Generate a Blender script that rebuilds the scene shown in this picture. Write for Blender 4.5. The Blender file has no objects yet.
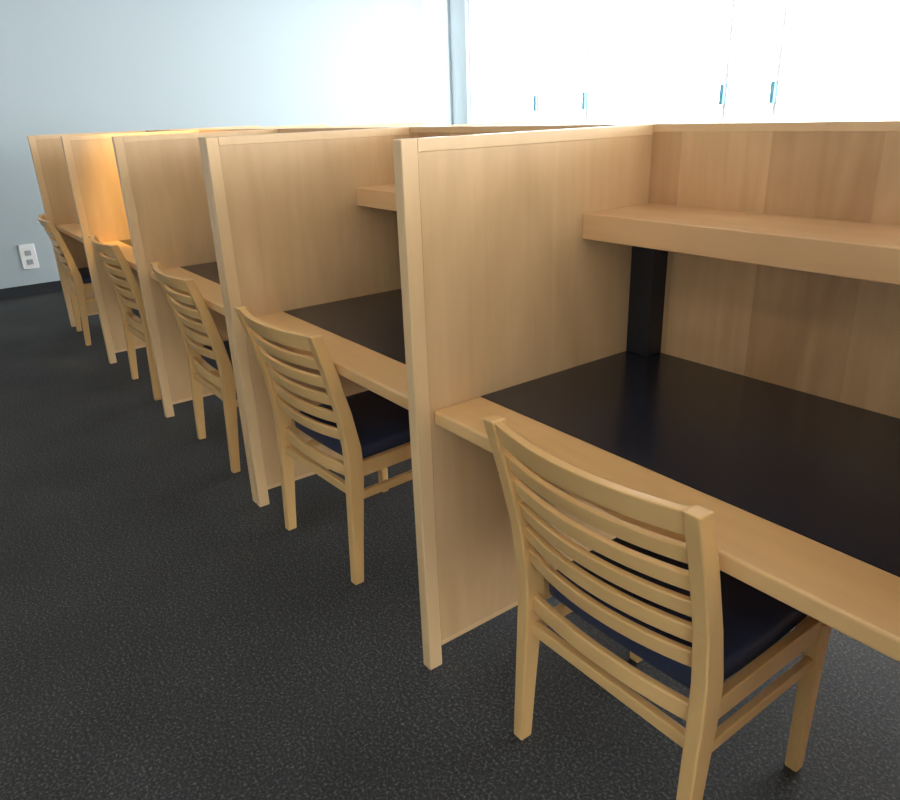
import bpy, bmesh, math, random
from mathutils import Matrix, Vector
random.seed(4)
sc=bpy.context.scene
col=sc.collection
try: sc.view_settings.view_transform='Standard'
except Exception: pass

# ---------------------------------------------------------------- camera
YAW,PITCH,ROLL,FPX,H=0.9468,0.3750,0.0385,731.8,1.4299
f=Vector((-math.sin(YAW)*math.cos(PITCH), math.cos(YAW)*math.cos(PITCH), -math.sin(PITCH)))
r=Vector((math.cos(YAW), math.sin(YAW),0)); d=f.cross(r)
R=r*math.cos(ROLL)+d*math.sin(ROLL); D=-r*math.sin(ROLL)+d*math.cos(ROLL)
cd=bpy.data.cameras.new('camera'); cam=bpy.data.objects.new('camera',cd); col.objects.link(cam)
m=Matrix.Identity(4)
for i in range(3):
    m[i][0]=R[i]; m[i][1]=-D[i]; m[i][2]=-f[i]
m[0][3],m[1][3],m[2][3]=0,0,H
cam.matrix_world=m
cd.sensor_width=36; cd.lens=36*FPX/900; cd.clip_start=.02; cd.shift_x=.003
sc.camera=cam

# ---------------------------------------------------------------- materials
def s2l(c): return tuple(((v/255)/12.92 if v/255<=.04045 else ((v/255+.055)/1.055)**2.4) for v in c)
def newmat(name):
    mt=bpy.data.materials.new(name); mt.use_nodes=True
    nt=mt.node_tree; return mt,nt,nt.nodes['Principled BSDF']
def plain(name,rgb,rough=.5,spec=.5,emis=None,es=0,bump=0,bscale=200):
    mt,nt,b=newmat(name)
    b.inputs['Base Color'].default_value=(*s2l(rgb),1); b.inputs['Roughness'].default_value=rough
    b.inputs['Specular IOR Level'].default_value=spec
    if emis: b.inputs['Emission Color'].default_value=(*s2l(emis),1); b.inputs['Emission Strength'].default_value=es
    tc=nt.nodes.new('ShaderNodeTexCoord'); n=nt.nodes.new('ShaderNodeTexNoise'); n.inputs['Scale'].default_value=bscale
    nt.links.new(tc.outputs['Object'],n.inputs['Vector'])
    if bump:
        bp=nt.nodes.new('ShaderNodeBump'); bp.inputs['Strength'].default_value=bump; bp.inputs['Distance'].default_value=.002
        nt.links.new(n.outputs['Fac'],bp.inputs['Height']); nt.links.new(bp.outputs['Normal'],b.inputs['Normal'])
    return mt
def wood(name,rgb,axis,var=.12,strip=0,rough=.32,coat=.35,grain=.35):
    mt,nt,b=newmat(name); L=nt.links.new; N=nt.nodes.new
    tc=N('ShaderNodeTexCoord'); mp=N('ShaderNodeMapping'); L(tc.outputs['Object'],mp.inputs['Vector'])
    s=[14,14,14]; s[axis]=1.1; mp.inputs['Scale'].default_value=s
    n1=N('ShaderNodeTexNoise'); n1.inputs['Scale'].default_value=1.6; n1.inputs['Detail'].default_value=6; n1.inputs['Distortion'].default_value=.8
    L(mp.outputs['Vector'],n1.inputs['Vector'])
    mp2=N('ShaderNodeMapping'); L(tc.outputs['Object'],mp2.inputs['Vector']); s=[3.2,3.2,3.2]; s[axis]=1.2; mp2.inputs['Scale'].default_value=s
    n2=N('ShaderNodeTexNoise'); n2.inputs['Scale'].default_value=1.0; n2.inputs['Detail'].default_value=3; n2.inputs['Distortion'].default_value=1.2
    L(mp2.outputs['Vector'],n2.inputs['Vector'])
    mx=N('ShaderNodeMath'); mx.operation='MULTIPLY_ADD'; L(n1.outputs['Fac'],mx.inputs[0]); mx.inputs[1].default_value=grain
    m2=N('ShaderNodeMath'); m2.operation='MULTIPLY'; L(n2.outputs['Fac'],m2.inputs[0]); m2.inputs[1].default_value=1-grain; L(m2.outputs[0],mx.inputs[2])
    val=mx.outputs[0]
    if strip:
        sx=N('ShaderNodeSeparateXYZ'); L(tc.outputs['Object'],sx.inputs[0])
        dv=N('ShaderNodeMath'); dv.operation='DIVIDE'; L(sx.outputs[0],dv.inputs[0]); dv.inputs[1].default_value=strip
        fl=N('ShaderNodeMath'); fl.operation='FLOOR'; L(dv.outputs[0],fl.inputs[0])
        md=N('ShaderNodeMath'); md.operation='PINGPONG'; L(fl.outputs[0],md.inputs[0]); md.inputs[1].default_value=1.0
        wn=N('ShaderNodeTexWhiteNoise'); wn.noise_dimensions='1D'; L(fl.outputs[0],wn.inputs['W'])
        av=N('ShaderNodeMath'); av.operation='ADD'; L(wn.outputs['Value'],av.inputs[0]); L(md.outputs[0],av.inputs[1])
        ma=N('ShaderNodeMath'); ma.operation='MULTIPLY_ADD'; L(av.outputs[0],ma.inputs[0]); ma.inputs[1].default_value=.14; L(val,ma.inputs[2])
        sb=N('ShaderNodeMath'); sb.operation='SUBTRACT'; L(ma.outputs[0],sb.inputs[0]); sb.inputs[1].default_value=.14; val=sb.outputs[0]
    cr=N('ShaderNodeValToRGB'); L(val,cr.inputs['Fac'])
    c=s2l(rgb); e=cr.color_ramp.elements
    e[0].position=.3; e[0].color=(c[0]*(1-var),c[1]*(1-var*1.3),c[2]*(1-var*1.6),1)
    e[1].position=.7; e[1].color=(min(1,c[0]*(1+var*.6)),min(1,c[1]*(1+var*.7)),min(1,c[2]*(1+var*.8)),1)
    L(cr.outputs['Color'],b.inputs['Base Color'])
    b.inputs['Roughness'].default_value=rough; b.inputs['Coat Weight'].default_value=coat; b.inputs['Coat Roughness'].default_value=.2
    return mt
M_panel=wood('maple_veneer_vertical',(219,180,132),2,.15)
M_back=wood('maple_veneer_strips',(216,175,128),2,.26,strip=.25)
M_edge=wood('maple_edge_banding',(232,194,144),2,.08)
M_desk=wood('maple_desk_lip',(230,184,124),0,.12)
M_shelf=wood('maple_shelf',(230,184,132),0,.14)
M_chair=wood('beech_chair_wood',(230,184,120),2,.10,rough=.3,coat=.35)
M_chairh=wood('beech_chair_wood_h',(230,184,120),0,.10,rough=.3,coat=.35)
M_lam=plain('black_laminate',(36,38,48),.22,.6,bump=.03,bscale=600)
M_black=plain('black_plastic',(22,25,34),.4)
M_vinyl=plain('navy_vinyl',(46,55,80),.5,.4,bump=.15,bscale=350)
M_wall=plain('painted_wall',(176,188,193),.8,.3,bump=.05,bscale=300)
M_ceil=plain('ceiling_tile',(228,228,224),.9,.2,bump=.2,bscale=150)
M_frame=plain('window_frame_paint',(245,248,250),.5)
M_base=plain('rubber_baseboard',(34,38,42),.6)
M_plate=plain('outlet_plastic',(238,240,240),.4)
M_slot=plain('outlet_grey',(160,166,170),.5)
M_bluemark=plain('mullion_blue_tint',(110,175,205),.4)  # stands for the blue tint of the mullions
M_fill=plain('fill_diffuser',(255,255,255),.5,emis=(255,240,218),es=6.5)  # glow of the unseen fill fixtures added on the ceiling
# carpet
M_carpet,nt,b=newmat('charcoal_loop_carpet'); L=nt.links.new; N=nt.nodes.new
tc=N('ShaderNodeTexCoord')
n1=N('ShaderNodeTexNoise'); n1.inputs['Scale'].default_value=130; n1.inputs['Detail'].default_value=4; n1.inputs['Roughness'].default_value=.75
n2=N('ShaderNodeTexNoise'); n2.inputs['Scale'].default_value=2.0; n2.inputs['Detail'].default_value=3
L(tc.outputs['Object'],n1.inputs['Vector']); L(tc.outputs['Object'],n2.inputs['Vector'])
cr=N('ShaderNodeValToRGB'); L(n1.outputs['Fac'],cr.inputs['Fac'])
e=cr.color_ramp.elements; e[0].position=.42; e[0].color=(*s2l((42,43,44)),1); e[1].position=.68; e[1].color=(*s2l((116,116,113)),1)
x=e.new(.54); x.color=(*s2l((60,61,61)),1)
cr2=N('ShaderNodeValToRGB'); L(n2.outputs['Fac'],cr2.inputs['Fac']); cr2.color_ramp.elements[0].position=.3; cr2.color_ramp.elements[0].color=(.68,.68,.68,1); cr2.color_ramp.elements[1].position=.7
mm=N('ShaderNodeMix'); mm.data_type='RGBA'; mm.blend_type='MULTIPLY'; mm.inputs['Factor'].default_value=1
L(cr.outputs['Color'],mm.inputs['A']); L(cr2.outputs['Color'],mm.inputs['B']); L(mm.outputs['Result'],b.inputs['Base Color'])
b.inputs['Roughness'].default_value=.8; b.inputs['Specular IOR Level'].default_value=.3
bp=N('ShaderNodeBump'); bp.inputs['Strength'].default_value=.5; bp.inputs['Distance'].default_value=.003; L(n1.outputs['Fac'],bp.inputs['Height']); L(bp.outputs['Normal'],b.inputs['Normal'])
# glass
M_glass=bpy.data.materials.new('window_glass'); M_glass.use_nodes=True; nt=M_glass.node_tree; nt.nodes.clear()
o=nt.nodes.new('ShaderNodeOutputMaterial'); t=nt.nodes.new('ShaderNodeBsdfTransparent'); g=nt.nodes.new('ShaderNodeBsdfGlossy'); mi=nt.nodes.new('ShaderNodeMixShader')
g.inputs['Roughness'].default_value=.02; mi.inputs[0].default_value=.05
nt.links.new(t.outputs[0],mi.inputs[1]); nt.links.new(g.outputs[0],mi.inputs[2]); nt.links.new(mi.outputs[0],o.inputs['Surface'])

# ---------------------------------------------------------------- mesh helpers
def finish(bm,name,mat,parent=None,bevel=0,seg=2,smooth=False):
    bmesh.ops.recalc_face_normals(bm,faces=bm.faces)
    me=bpy.data.meshes.new(name); bm.to_mesh(me); bm.free()
    me.materials.append(mat)
    ob=bpy.data.objects.new(name,me); col.objects.link(ob)
    if parent: ob.parent=parent
    if bevel:
        md=ob.modifiers.new('bevel','BEVEL'); md.width=bevel; md.segments=seg; md.limit_method='ANGLE'; md.angle_limit=math.radians(40)
    if smooth or bevel:
        for p in me.polygons: p.use_smooth=smooth
    return ob
def box(name,a,b_,mat,parent=None,bevel=0,seg=2):
    bm=bmesh.new(); a=Vector(a); b_=Vector(b_)
    lo=Vector((min(a[i],b_[i]) for i in range(3))); hi=Vector((max(a[i],b_[i]) for i in range(3)))
    bmesh.ops.create_cube(bm,size=1,matrix=Matrix.Translation((lo+hi)/2)@Matrix.Diagonal(((hi-lo).x,(hi-lo).y,(hi-lo).z,1)))
    return finish(bm,name,mat,parent,bevel,seg)
def loft(name,secs,mat,parent=None,bevel=0,smooth=False):
    bm=bmesh.new(); rings=[[bm.verts.new(p) for p in s] for s in secs]
    n=len(secs[0])
    for a,b_ in zip(rings,rings[1:]):
        for i in range(n): bm.faces.new((a[i],a[(i+1)%n],b_[(i+1)%n],b_[i]))
    bm.faces.new(rings[0]); bm.faces.new(rings[-1])
    return finish(bm,name,mat,parent,bevel,2,smooth)
def empty(name,loc=(0,0,0),rz=0):
    e=bpy.data.objects.new(name,None); e.empty_display_size=.1; col.objects.link(e); e.location=loc; e.rotation_euler=(0,0,rz); return e

# ---------------------------------------------------------------- room
XW,YW,YF,XR,ZC=-7.592,5.71,-3.6,4.6,2.75
box('floor',(XW-.2,YF-.2,-.1),(XR+.2,YW+.2,0),M_carpet)
box('ceiling',(XW-.2,YF-.2,ZC),(XR+.2,YW+.2,ZC+.1),M_ceil)
box('wall_left',(XW-.15,YF,0),(XW,5.34,ZC),M_wall)
box('wall_left_sill',(XW-.15,5.34,0),(XW,5.68,.5),M_wall)
box('wall_left_pier',(XW-.15,5.68,0),(XW,YW+.15,ZC),M_wall)
box('window_1',(XW-.09,5.34,.5),(XW-.08,5.68,ZC),M_glass)  # narrow opening added to make the bright strip of light on the end wall
box('wall_right_light_block',(XR,YF,0),(XR+.15,YW,1.15),M_wall)  # unseen low wall added to cut side light reaching under the desks
X0=-7.30
box('wall_back_pier',(XW,YW,0),(X0,YW+.15,ZC),M_wall)
box('wall_back_sill',(X0,YW,0),(XR,YW+.15,.45),M_wall)
box('wall_back_header',(X0,YW,2.62),(XR,YW+.15,ZC),M_wall)
wx=[X0,-6.15,-5.45,-3.90,-3.45,-1.9,-.4,1.1,2.6,XR]
for i in range(len(wx)-1):
    w=empty('window_%d'%(i+2))
    a,b2=wx[i],wx[i+1]
    box('pane',(a,YW+.07,.45),(b2,YW+.078,2.62),M_glass,w)
    box('frame_left',(a,YW+.05,.45),(a+.014,YW+.10,2.62),M_frame,w)
    box('frame_right',(b2-.014,YW+.05,.45),(b2,YW+.10,2.62),M_frame,w)
    box('frame_bottom',(a,YW+.04,.45),(b2,YW+.11,.5),M_frame,w)
    box('frame_top',(a,YW+.04,2.57),(b2,YW+.11,2.62),M_frame,w)
    if i in (0,1,2,3):
        box('mullion_blue_mark',(b2-.03,YW+.01,1.40),(b2+.005,YW+.05,1.56),M_bluemark,w,.005)  # short blue bars added for the blue tint on the mullions
box('wall_front',(XW-.15,YF-.15,0),(XR+.15,YF,ZC),M_wall)
box('baseboard_left',(XW,YF,0),(XW+.012,YW,.10),M_base)
box('baseboard_back',(XW+.012,YW-.012,0),(XR,YW,.10),M_base)
ou=empty('wall_outlet')
box('plate',(XW,.81,.24),(XW+.012,.94,.46),M_plate,ou,.004)
for z in (.30,.38):
    box('socket',(XW+.010,.85,z-.02),(XW+.016,.90,z+.025),M_slot,ou,.003)
for i,(x,y) in enumerate([(-5.8,-.9),(-3.2,-.9),(-.6,-.9),(2.0,-.9),(-5.8,3.6),(-3.2,3.6),(-.6,3.6)]):
    l=empty('added_ceiling_fill')  # unseen fixtures, added as fill light for the room
    box('housing',(x-.63,y-.18,ZC-.03),(x+.63,y+.18,ZC),M_frame,l)
    box('diffuser',(x-.6,y-.15,ZC-.04),(x+.6,y+.15,ZC-.03),M_fill,l)
dl=empty('recessed_downlight',(0,0,0))
bm=bmesh.new(); bmesh.ops.create_cone(bm,cap_ends=True,segments=32,radius1=.09,radius2=.09,depth=.03,matrix=Matrix.Translation((-4.15,1.40,ZC-.015)))
finish(bm,'trim_ring',M_frame,dl)
sp=bpy.data.lights.new('downlight_bulb','SPOT'); sp.energy=330; sp.color=(1,.68,.22); sp.spot_size=math.radians(34); sp.spot_blend=.8; sp.shadow_soft_size=.06
so=bpy.data.objects.new('downlight_bulb',sp); col.objects.link(so); so.parent=dl; so.location=(-4.15,1.40,ZC-.05)
so.rotation_euler=(Vector((-4.90,1.38,1.02))-Vector(so.location)).to_track_quat('-Z','Y').to_euler()

# ---------------------------------------------------------------- carrels
X1,S,Y0,YB,Y2=-1.3612,1.186,.8749,1.6772,2.585
ZP,ZD,TH=1.38,.7616,.034
def panel(tag,xc,par,ya,yb,sgn):
    st=.042*sgn
    box('partition_stile'+tag,(xc-TH/2,ya,0),(xc+TH/2,ya+st,ZP),M_edge,par,.003)
    box('partition'+tag,(xc-TH/2+.001,ya+st,.08),(xc+TH/2-.001,yb,ZP-.028),M_panel,par)
    box('partition_bottom_rail'+tag,(xc-TH/2+.0005,ya+st,.065),(xc+TH/2-.0005,yb,.08),M_edge,par)
    box('partition_top_band'+tag,(xc-TH/2,ya+st,ZP-.028),(xc+TH/2,yb,ZP),M_edge,par,.002)
    box('partition_rear_stile'+tag,(xc-TH/2+.001,yb-st,0),(xc+TH/2-.001,yb,.065),M_edge,par)
def carrel(xl,xr,ya,yb,left,right,sgn):
    c=empty('study_carrel')
    for k,xc in enumerate(left): panel('_left_%d'%k,xc,c,ya,yb,sgn)
    for k,xc in enumerate(right): panel('_right_%d'%k,xc,c,ya,yb,sgn)
    bx0=min(left+[xl])-(TH/2 if left else 0); bx1=max(right+[xr])+(TH/2 if right else 0)
    box('back_panel',(bx0,yb,.42),(bx1,yb+sgn*.0265,ZP-.02),M_back,c)
    box('back_panel_cap',(bx0,yb,ZP-.02),(bx1,yb+sgn*.0265,ZP),M_edge,c,.001)
    yd=ya+.05*sgn; yi=ya+.197*sgn
    box('desk_core',(xl,yd+.02*sgn,ZD-.034),(xr,yb,ZD-.003),M_desk,c)
    box('desk_lip',(xl,yd,ZD-.036),(xr,yi,ZD),M_desk,c,.006,3)
    box('desk_laminate',(xl,yi,ZD-.003),(xr,yb,ZD-.0005),M_lam,c)
    ys=ya+.545*sgn
    box('shelf_board',(xl,ys+.02*sgn,1.152),(xr,yb,1.175),M_shelf,c)
    box('shelf_fascia',(xl,ys,1.110),(xr,ys+.02*sgn,1.175),M_shelf,c,.002)
    box('cable_chase',(xl,yb-.06*sgn,ZD),(xl+.078,yb,1.152),M_black,c,.002)
    return c
px=[X1+S,X1,X1-S,X1-2*S,X1-3*S,X1-4*S]
g=TH/2+.003
cent={0:[px[0]],1:[px[1]],2:[px[2]-g,px[2]+g],3:[px[3]],4:[px[4]],5:[px[5]]}
for i in range(5):
    xr=px[i]-(TH/2); xl=px[i+1]+(TH/2)
    if i==1: xl=px[2]+g+TH/2
    if i==2: xr=px[2]-g-TH/2
    left=[cent[i+1][-1]]
    right=[cent[0][0]] if i==0 else ([cent[i][0]] if len(cent[i])==2 else [])
    carrel(xl,xr,Y0,YB,left,right,1)
    carrel(xl,xr,Y2,YB+.054,left,right,-1)

# ---------------------------------------------------------------- chairs
def chair(x,y,rz=0):
    c=empty('side_chair',(x,y,0),rz)
    hw=.228
    def rect(cx,cy,z,w,dp): return [(cx-w/2,cy-dp/2,z),(cx+w/2,cy-dp/2,z),(cx+w/2,cy+dp/2,z),(cx-w/2,cy+dp/2,z)]
    prof=[(0,.0,.031,.034),(.15,.009,.032,.040),(.30,.019,.033,.048),(.40,.026,.034,.054),(.48,.023,.034,.052),(.60,.003,.033,.044),(.74,-.033,.033,.040),(.83,-.060,.033,.038),(.862,-.070,.033,.037)]
    def py(z):
        for a,b2 in zip(prof,prof[1:]):
            if a[0]<=z<=b2[0]:
                t=(z-a[0])/(b2[0]-a[0]); return a[1]+(b2[1]-a[1])*t
        return prof[-1][1]
    def hx(z): return hw+.010*max(0,(z-.4)/.48)
    for sgn,n in ((-1,'back_leg_left'),(1,'back_leg_right')):
        loft(n,[rect(sgn*hx(z),py(z),z,w,dp) for z,yy,w,dp in prof],M_chair,c,.004)
    def slat(name,z0,z1,bow,th=.016):
        secs=[]; K=14; zc=(z0+z1)/2; W=hx(zc)-.010
        for k in range(K+1):
            u=-1+2*k/K; xx=u*W; yy0=py(z0)-bow*(1-u*u); yy1=py(z1)-bow*(1-u*u)
            secs.append([(xx,yy0-th/2,z0),(xx,yy1-th/2,z1),(xx,yy1+th/2,z1),(xx,yy0+th/2,z0)])
        loft(name,secs,M_chairh,c,.004)
    slat('top_rail',.806,.858,.036,.022)
    zt=.781
    for k in range(5):
        slat('slat_%d'%(k+1),zt-.038,zt,.036); zt-=.0605
    slat('seat_back_rail',.372,.412,.020,.018)
    for sgn,n in ((-1,'front_leg_left'),(1,'front_leg_right')):
        loft(n,[rect(sgn*hw,.425,0,.030,.030),rect(sgn*hw,.425,.25,.034,.034),rect(sgn*hw,.425,.415,.038,.040)],M_chair,c,.004)
        box('side_apron',(sgn*hw-.011,.045,.375),(sgn*hw+.011,.42,.425),M_chair,c,.003)
        box('side_stretcher',(sgn*hw-.009,.03,.295),(sgn*hw+.009,.42,.323),M_chair,c,.003)
    box('back_stretcher',(-hw,.011,.308),(hw,.031,.338),M_chairh,c,.003)
    box('front_apron',(-hw,.415,.37),(hw,.435,.425),M_chairh,c,.003)
    bm=bmesh.new(); n=12
    W2,Y1c,Y2c=.213,.042,.455
    top={};bot={}
    for i in range(n+1):
        for j in range(n+1):
            u=-1+2*i/n; v=-1+2*j/n
            k=1-.035*(u*u*v*v)
            xx=u*W2*k; yy=(Y1c+Y2c)/2+v*(Y2c-Y1c)/2*k
            e=max(abs(u),abs(v)); h=.474-.016*e**6
            top[i,j]=bm.verts.new((xx,yy,h)); bot[i,j]=bm.verts.new((xx*.985,(Y1c+Y2c)/2+(yy-(Y1c+Y2c)/2)*.985,.402))
    for i in range(n):
        for j in range(n):
            bm.faces.new((top[i,j],top[i+1,j],top[i+1,j+1],top[i,j+1])); bm.faces.new((bot[i,j],bot[i,j+1],bot[i+1,j+1],bot[i+1,j]))
    for i in range(n):
        for a,b2,A,B in ((top[i,0],top[i+1,0],bot[i,0],bot[i+1,0]),(top[i+1,n],top[i,n],bot[i+1,n],bot[i,n]),(top[0,i+1],top[0,i],bot[0,i+1],bot[0,i]),(top[n,i],top[n,i+1],bot[n,i],bot[n,i+1])):
            bm.faces.new((a,A,B,b2))
    finish(bm,'seat_cushion',M_vinyl,c,.012,3,True)
    return c
chair(-.795,.925,0)
chair(-2.06,.915,math.radians(3))
chair(-3.11,.925,math.radians(-1))
chair(-4.26,.92,0)
chair(-5.70,.88,math.radians(-4))

# ---------------------------------------------------------------- world : overcast sky, much brighter on the window side
w=bpy.data.worlds.new('sky'); sc.world=w; w.use_nodes=True; nt=w.node_tree
bg=nt.nodes['Background']; bg.inputs['Color'].default_value=(.92,.965,1,1)
tc=nt.nodes.new('ShaderNodeTexCoord'); sx=nt.nodes.new('ShaderNodeSeparateXYZ'); nt.links.new(tc.outputs['Generated'],sx.inputs[0])
mr=nt.nodes.new('ShaderNodeMapRange'); mr.inputs['From Min'].default_value=0; mr.inputs['From Max'].default_value=1; mr.inputs['To Min'].default_value=4.4; mr.inputs['To Max'].default_value=14
nt.links.new(sx.outputs[1],mr.inputs['Value']); nt.links.new(mr.outputs[0],bg.inputs['Strength'])
